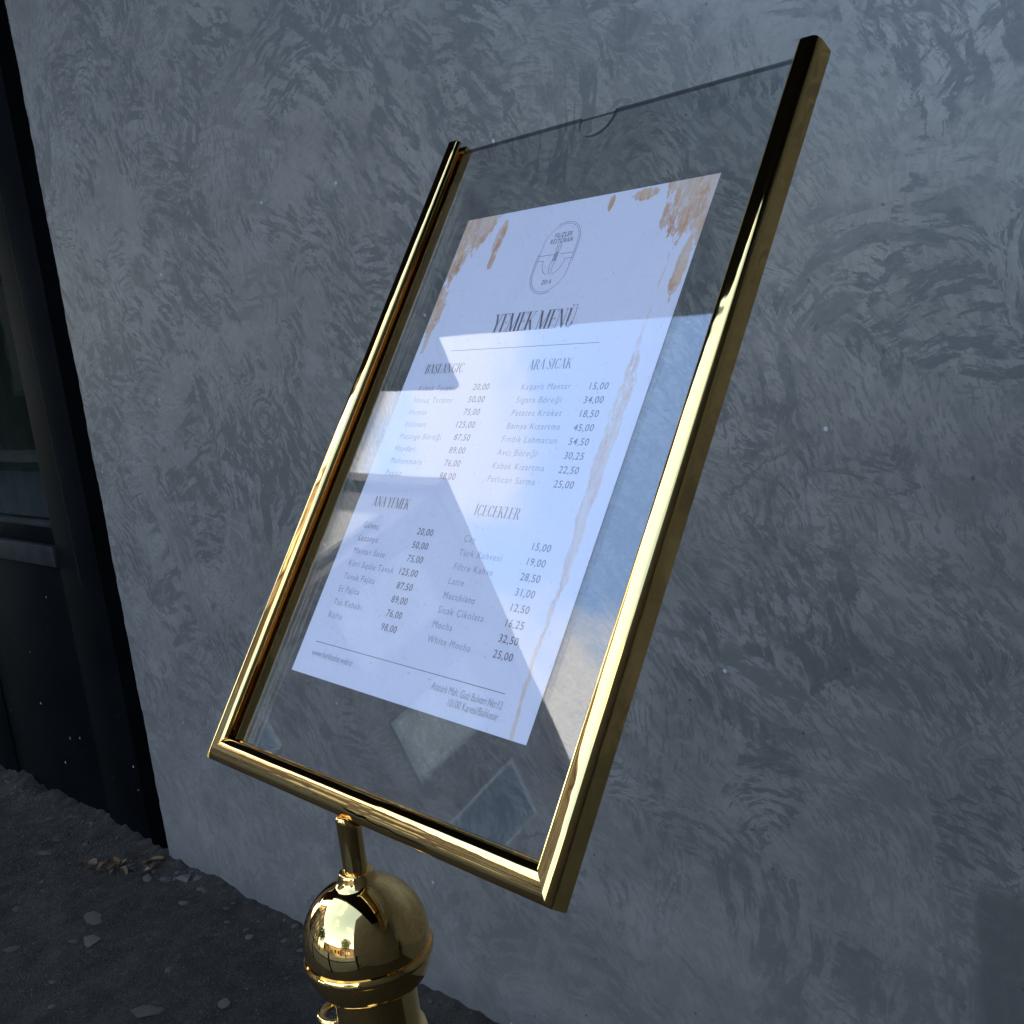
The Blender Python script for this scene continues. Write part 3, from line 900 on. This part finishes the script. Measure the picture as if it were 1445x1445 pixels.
GL['İ'] = (GL['I'][0], GL['I'][1] + shift([DOT], .13, 1.14))
GL['Ü'] = (GL['U'][0], GL['U'][1] + shift([DOT], .19, 1.14) + shift([DOT], .41, 1.14))
def serif_text(name, s, u, v_, width, cap, mat):
    x, polys = 0.0, []
    for ch in s:
        adv, pl = GL[ch]
        polys += shift(pl, x); x += adv - 0.01
    sx = width / x
    verts, faces = [], []
    for p in polys:
        b = len(verts)
        verts += [(u + a * sx, v_ + c * cap, QT) for a, c in p]
        faces.append(tuple(range(b, b + len(p))))
    return link(name, mesh_of(name, verts, faces), mat, paper)

def heading(s, a, b, cap, mat):
    (u0, v0), (u1, v1) = px(*a), px(*b)
    serif_text('heading', s, u0, (v0 + v1) / 2, u1 - u0, cap, mat)
heading('YEMEK MENÜ', (691, 470.4), (808, 461), 0.0118, M_INKP)
heading('BAŞLANGIÇ', (598.5, 527.7), (652.5, 525.5), 0.0062, M_INKH)
heading('ARA SICAK', (744, 522.3), (805.5, 519.7), 0.0062, M_INKH)
heading('ANA YEMEK', (524.5, 714.3), (576, 718.4), 0.0062, M_INKH)
heading('İÇECEKLER', (667.5, 727.8), (732, 733), 0.0062, M_INKH)

def column(items, a0, a1, p0, p1, r0):
    """dish names and prices: first/last baseline start of the names (a0, a1) and of the prices' right ends"""
    (u0, v0), (u1, v1) = px(*a0), px(*a1)
    (pu0, pv0), (pu1, pv1) = px(*p0), px(*p1)
    n = len(items) - 1
    um = (u0 + u1) / 2
    pm = (pu0 + pu1) / 2
    for i, (nm, pr) in enumerate(items):
        t_ = i / n
        vv = (v0 * (1 - t_) + v1 * t_)
        pv = (pv0 * (1 - t_) + pv1 * t_)
        put_text('dish_name', nm, um, vv, 0.0052, M_INKL, space=1.18)
        put_text('dish_price', pr, pm, pv, 0.0056, M_INKP, align='R', space=1.12, bold=0.00002)
column([('Kabak Tarator', '20,00'), ('Havuç Tarator', '50,00'), ('Humus', '75,00'), ('Volovan', '125,00'), ('Paçanga Böreği', '87,50'), ('Haydari', '89,00'), ('Muhammara', '76,00'), ('Peynir', '98,00')],
       (590.7, 552), (543.6, 670.4), (689, 550), (641.5, 677.5), 0)
column([('Kaşarlı Mantar', '15,00'), ('Sigara Böreği', '34,00'), ('Patates Kroket', '18,50'), ('Bamya Kızartma', '45,00'), ('Fındık Lahmacun', '54,50'), ('Avcı Böreği', '30,25'), ('Kabak Kızartma', '22,50'), ('Patlıcan Sarma', '25,00')],
       (735, 550.3), (687.3, 679.9), (857.6, 549.5), (808, 690), 0)
column([('Güveç', '20,00'), ('Lazanya', '50,00'), ('Mantar Sote', '75,00'), ('Köri Soslu Tavuk', '125,00'), ('Tavuk Fajita', '87,50'), ('Et Fajita', '89,00'), ('Tas Kebabı', '76,00'), ('Köfte', '98,00')],
       (513, 744.6), (462.6, 870.4), (610, 757), (558, 894), 0)
column([('Çay', '15,00'), ('Türk Kahvesi', '19,00'), ('Filtre Kahve', '28,50'), ('Latte', '31,00'), ('Macchiato', '12,50'), ('Sıcak Çikolata', '16,25'), ('Mocha', '32,50'), ('White Mocha', '25,00')],
       (655.3, 764), (601.6, 905.2), (776.5, 780), (721.5, 934), 0)
def rule(a, b, th):
    (u0, v0), (u1, v1) = px(*a), px(*b)
    vm = (v0 + v1) / 2
    link('rule', mesh_of('rule', [(u0, vm - th, QT), (u1, vm - th, QT), (u1, vm + th, QT), (u0, vm + th, QT)], [(0, 1, 2, 3)]), M_INKP, paper)
rule((636, 495), (846, 484), 0.00018)
rule((446.4, 905), (713.6, 979), 0.00018)
(ua, va), (ub, vb) = px(439.6, 923.6), px(498, 938)
put_text('web_address', 'www.harikasite.web.tr', ua, va, 0.0052, M_INKL, width=ub - ua, space=1.0)
(ua, va), (ub, vb) = px(607, 974), px(707.5, 1002)
put_text('street_address', 'Atatürk Mah. Gazi Bulvarı No:12', ub, vb, 0.0056, M_INKL, width=ub - ua, align='R', space=1.0)
(ua, va), (ub, vb) = px(630.6, 997), px(701.5, 1018)
put_text('street_address', '10100 Karesi/Balıkesir', ub, vb, 0.0056, M_INKL, width=ub - ua, align='R', space=1.0)

# --- oval emblem
def stroke_path(bmv, pts, w, closed=False):
    verts, faces = bmv
    n = len(pts)
    base = len(verts)
    for k in range(n):
        p = Vector(pts[k]); a = Vector(pts[k-1]) if (k or closed) else p; b = Vector(pts[(k+1) % n]) if (k < n-1 or closed) else p
        d = (b - a).normalized(); nrm = Vector((-d.y, d.x)) * w / 2
        verts.append((p.x + nrm.x, p.y + nrm.y, QT)); verts.append((p.x - nrm.x, p.y - nrm.y, QT))
    for k in range(n if closed else n - 1):
        i, j = base + 2*k, base + 2*((k+1) % n)
        faces.append((i, i+1, j+1, j))
def capsule(cx, cy, r, h, n=20):
    p = [(cx + r*math.cos(PI*k/n), cy + h + r*math.sin(PI*k/n)) for k in range(n+1)]
    return p + [(cx - r*math.cos(PI*k/n), cy - h - r*math.sin(PI*k/n)) for k in range(n+1)]
lu, lv = px(783.5, 363.5)
E_ = ([], [])
R_, HH_ = 0.0136, 0.0085
stroke_path(E_, capsule(lu, lv, R_, HH_), 0.00022, True)
R2_ = R_ + 0.0012
stroke_path(E_, [(lu + R2_*math.cos(math.radians(a_)), lv + HH_ + R2_*math.sin(math.radians(a_))) for a_ in range(115, -1, -8)] + [(lu + R2_, lv - HH_*0.4)], 0.00024)
stroke_path(E_, [(lu - R2_, lv + HH_*0.4)] + [(lu - R2_*math.cos(math.radians(a_)), lv - HH_ - R2_*math.sin(math.radians(a_))) for a_ in range(0, 116, 8)], 0.00024)
y0 = lv + 0.0020
stroke_path(E_, [(lu - R_, y0), (lu - 0.0020, y0)], 0.00024); stroke_path(E_, [(lu + 0.0035, y0), (lu + R_, y0)], 0.00024)
stroke_path(E_, [(lu - R_, y0 - 0.0035), (lu - 0.0085, y0 - 0.0035)] + [(lu - 0.0085*math.cos(k*PI/2/10), y0 - 0.0035 - 0.0098*math.sin(k*PI/2/10)) for k in range(9)], 0.00024)
stroke_path(E_, [(lu + R_, y0 - 0.0035), (lu + 0.0085, y0 - 0.0035)] + [(lu + 0.0085*math.cos(k*PI/2/10), y0 - 0.0035 - 0.0098*math.sin(k*PI/2/10)) for k in range(9)], 0.00024)
# upright tool in the middle: faceted tip, hatched shank, forked foot
stroke_path(E_, [(lu - 0.0016, y0 + 0.0022), (lu - 0.0016, y0 + 0.0060), (lu, y0 + 0.0078), (lu + 0.0016, y0 + 0.0060), (lu + 0.0016, y0 + 0.0022), (lu, y0 + 0.0010)], 0.00022, True)
stroke_path(E_, [(lu - 0.0016, y0 + 0.0060), (lu, y0 + 0.0044), (lu + 0.0016, y0 + 0.0060)], 0.00020)
stroke_path(E_, [(lu, y0 + 0.0044), (lu, y0 + 0.0010)], 0.00020)
for k in range(7):
    stroke_path(E_, [(lu - 0.0014, y0 - 0.0042 + k*0.0008), (lu + 0.0014, y0 - 0.0038 + k*0.0008)], 0.00034)
stroke_path(E_, [(lu - 0.0014, y0 + 0.001), (lu - 0.0014, y0 - 0.0045), (lu - 0.0022, y0 - 0.0070), (lu - 0.0006, y0 - 0.0130)], 0.00022)
stroke_path(E_, [(lu + 0.0014, y0 + 0.001), (lu + 0.0014, y0 - 0.0045), (lu + 0.0006, y0 - 0.0075), (lu + 0.0010, y0 - 0.0130)], 0.00022)
link('emblem', mesh_of('emblem', *E_), M_INKP, paper)
(ua, va), (ub, vb) = px(782, 336.5), px(808, 332)
put_text('emblem_text', 'FILIZLER', (ua+ub)/2, (va+vb)/2, 0.0044, M_INKP, width=(ub-ua)*0.95, align='C')
(ua, va), (ub, vb) = px(776, 345.2), px(808, 340.5)
put_text('emblem_text', 'RESTORAN', (ua+ub)/2, (va+vb)/2, 0.0044, M_INKP, width=(ub-ua)*0.97, align='C')
(ua, va), (ub, vb) = px(763, 402.5), px(777, 400.5)
put_text('emblem_text', '2014', (ua+ub)/2, (va+vb)/2, 0.0044, M_INKP, width=(ub-ua)*0.95, align='C')

# ------------------------------------------------------------------ the street that shows in the reflections
nb = empty('neighbour_shop', 'neighbouring shop front with a red canvas awning beyond the dark door', 'building', mw=WM)
box('wall', -45.0, -1.37, 0.0, 9.0, -0.1, 14.0, M_HOUSE, nb)
bpy.context.view_layer.update()
world_box('canopy', -7.5, -2.365, -0.70, 0.62, 3.00, 3.03, M_SOFFIT, nb)
def awning():
    verts, faces = [], []
    x0, x1 = -8.2, -3.6
    for x in (x0, x1):
        verts += [(x, 0.0, 2.75), (x, -1.15, 2.25), (x, -1.15, 2.0), (x, -1.13, 2.0), (x, -1.13, 2.24), (x, 0.0, 2.72)]
    for k in range(6):
        faces.append((k, (k+1) % 6, 6 + (k+1) % 6, 6 + k))
    faces += [tuple(reversed(range(6))), tuple(range(6, 12))]
    return link('awning', mesh_of('awning', verts, faces), M_RED, nb)
awning()

def house(name, label, x0, x1, y0, y1, h, mat, faces_windows, storeys, roof_mat):
    """block with windows; faces_windows: which faces carry windows ('+x', '+y')"""
    e = empty(name, label, 'building', loc=((x0+x1)/2, (y0+y1)/2, 0))
    cx, cy = (x0+x1)/2, (y0+y1)/2
    hx, hy = (x1-x0)/2, (y1-y0)/2
    wall = box('wall', -hx, hx, -hy, hy, 0, h, mat, e)
    rf = box('roof', -hx-0.12, hx+0.12, -hy-0.12, hy+0.12, h+0.002, h+0.22, roof_mat, e)
    fr = []
    sh = h / storeys
    for face in faces_windows:
        L = 2*hy if face == '+x' else 2*hx
        n = max(2, int(L / 1.75))
        for s in range(storeys):
            for k in range(n):
                c = -L/2 + (k + 0.5) * L / n
                z0, z1 = s*sh + 0.9, s*sh + 0.9 + 1.5
                wv = box('window', *( (hx+0.002, hx+0.08, c-0.6, c+0.6, z0-0.08, z1+0.08) if face == '+x' else (c-0.6, c+0.6, hy+0.002, hy+0.08, z0-0.08, z1+0.08)), M_FRAME, e)
                box('pane', *( (hx+0.081, hx+0.09, c-0.52, c+0.52, z0, z1) if face == '+x' else (c-0.52, c+0.52, hy+0.081, hy+0.09, z0, z1)), (M_SHUT, M_PANE, M_SHUT2, M_SHUT, M_PANE)[(k * 2 + s * 3 + 1) % 5], wv)
                if (k + s) % 4 == 0 and s > 0:
                    box('balcony', *( (hx+0.09, hx+0.95, c-1.1, c+1.1, z0-0.95, z0-0.80) if face == '+x' else (c-1.1, c+1.1, hy+0.09, hy+0.95, z0-0.95, z0-0.80)), M_TRIM, e)
    return e
house('apartment_building', 'mauve apartment block across the street mirrored in the clear pocket', -30, -12.7, -16, -5.6, 9.75, M_HOUSE, ('+x', '+y'), 3, M_ROOF)
house('low_house', 'low ochre house across the street mirrored in the brass', -8.5, 2.5, -26, -17.5, 3.6, M_OCHRE, ('+y',), 1, M_ROOF)
house('low_house', 'low mauve house beside the ochre one mirrored in the brass', 3.4, 18.0, -26, -18, 4.4, M_HOUSE, ('+y',), 1, M_ROOF)

def tree(x, y, h, r, seed, label):
    rnd = random.Random(seed)
    e = empty('street_tree', label, 'tree', 'trees across the street', loc=(x, y, 0))
    lathe_obj('trunk', [(0.16, -0.05), (0.13, 0.6), (0.10, h*0.6), (0.04, h*0.85)], M_BARK, e, 12, 60)
    bm = bmesh.new()
    for i in range(2600):
        a, b = rnd.uniform(0, 2*PI), math.acos(rnd.uniform(-1, 1))
        rr = r * (rnd.random() ** 0.4) * (0.8 + 0.3 * noise.noise(Vector((math.cos(a)*2, math.sin(a)*2, b))))
        c = Vector((rr*math.sin(b)*math.cos(a), rr*math.sin(b)*math.sin(a), h*0.72 + 0.9*rr*math.cos(b)))
        s = rnd.uniform(0.06, 0.14)
        u_ = Vector((rnd.gauss(0, 1), rnd.gauss(0, 1), rnd.gauss(0, 1))).normalized(); w_ = u_.orthogonal().normalized()
        bm.faces.new([bm.verts.new(c + u_*s), bm.verts.new(c + w_*s*.6), bm.verts.new(c - u_*s), bm.verts.new(c - w_*s*.6)])
    bm_obj('crown', bm, M_FOL, e)
tree(-5.5, -8.0, 4.6, 1.9, 3, 'leafy street tree in front of the ochre house mirrored in the brass')
tree(3.0, -9.0, 5.2, 2.1, 5, 'leafy street tree in front of the mauve house mirrored in the brass')

for i, x in enumerate((-3.6, -2.0, -0.4, 1.2)):  # invented posts, added as dark shapes for the brass to mirror
    bo = lathe_obj('added_bollard', [(0.05, -0.02), (0.052, 0.0), (0.045, 0.03), (0.042, 0.75), (0.047, 0.77), (0.047, 0.80), (0.038, 0.83), (0.045, 0.87), (0.030, 0.915), (0.002, 0.925)], M_DOORK, None, 24, 40)
    bo.location = (x, -1.6, 0)
    tag(bo, 'black post added on the kerb to give the brass dark reflections', 'added_bollard', 'posts added along the kerb')
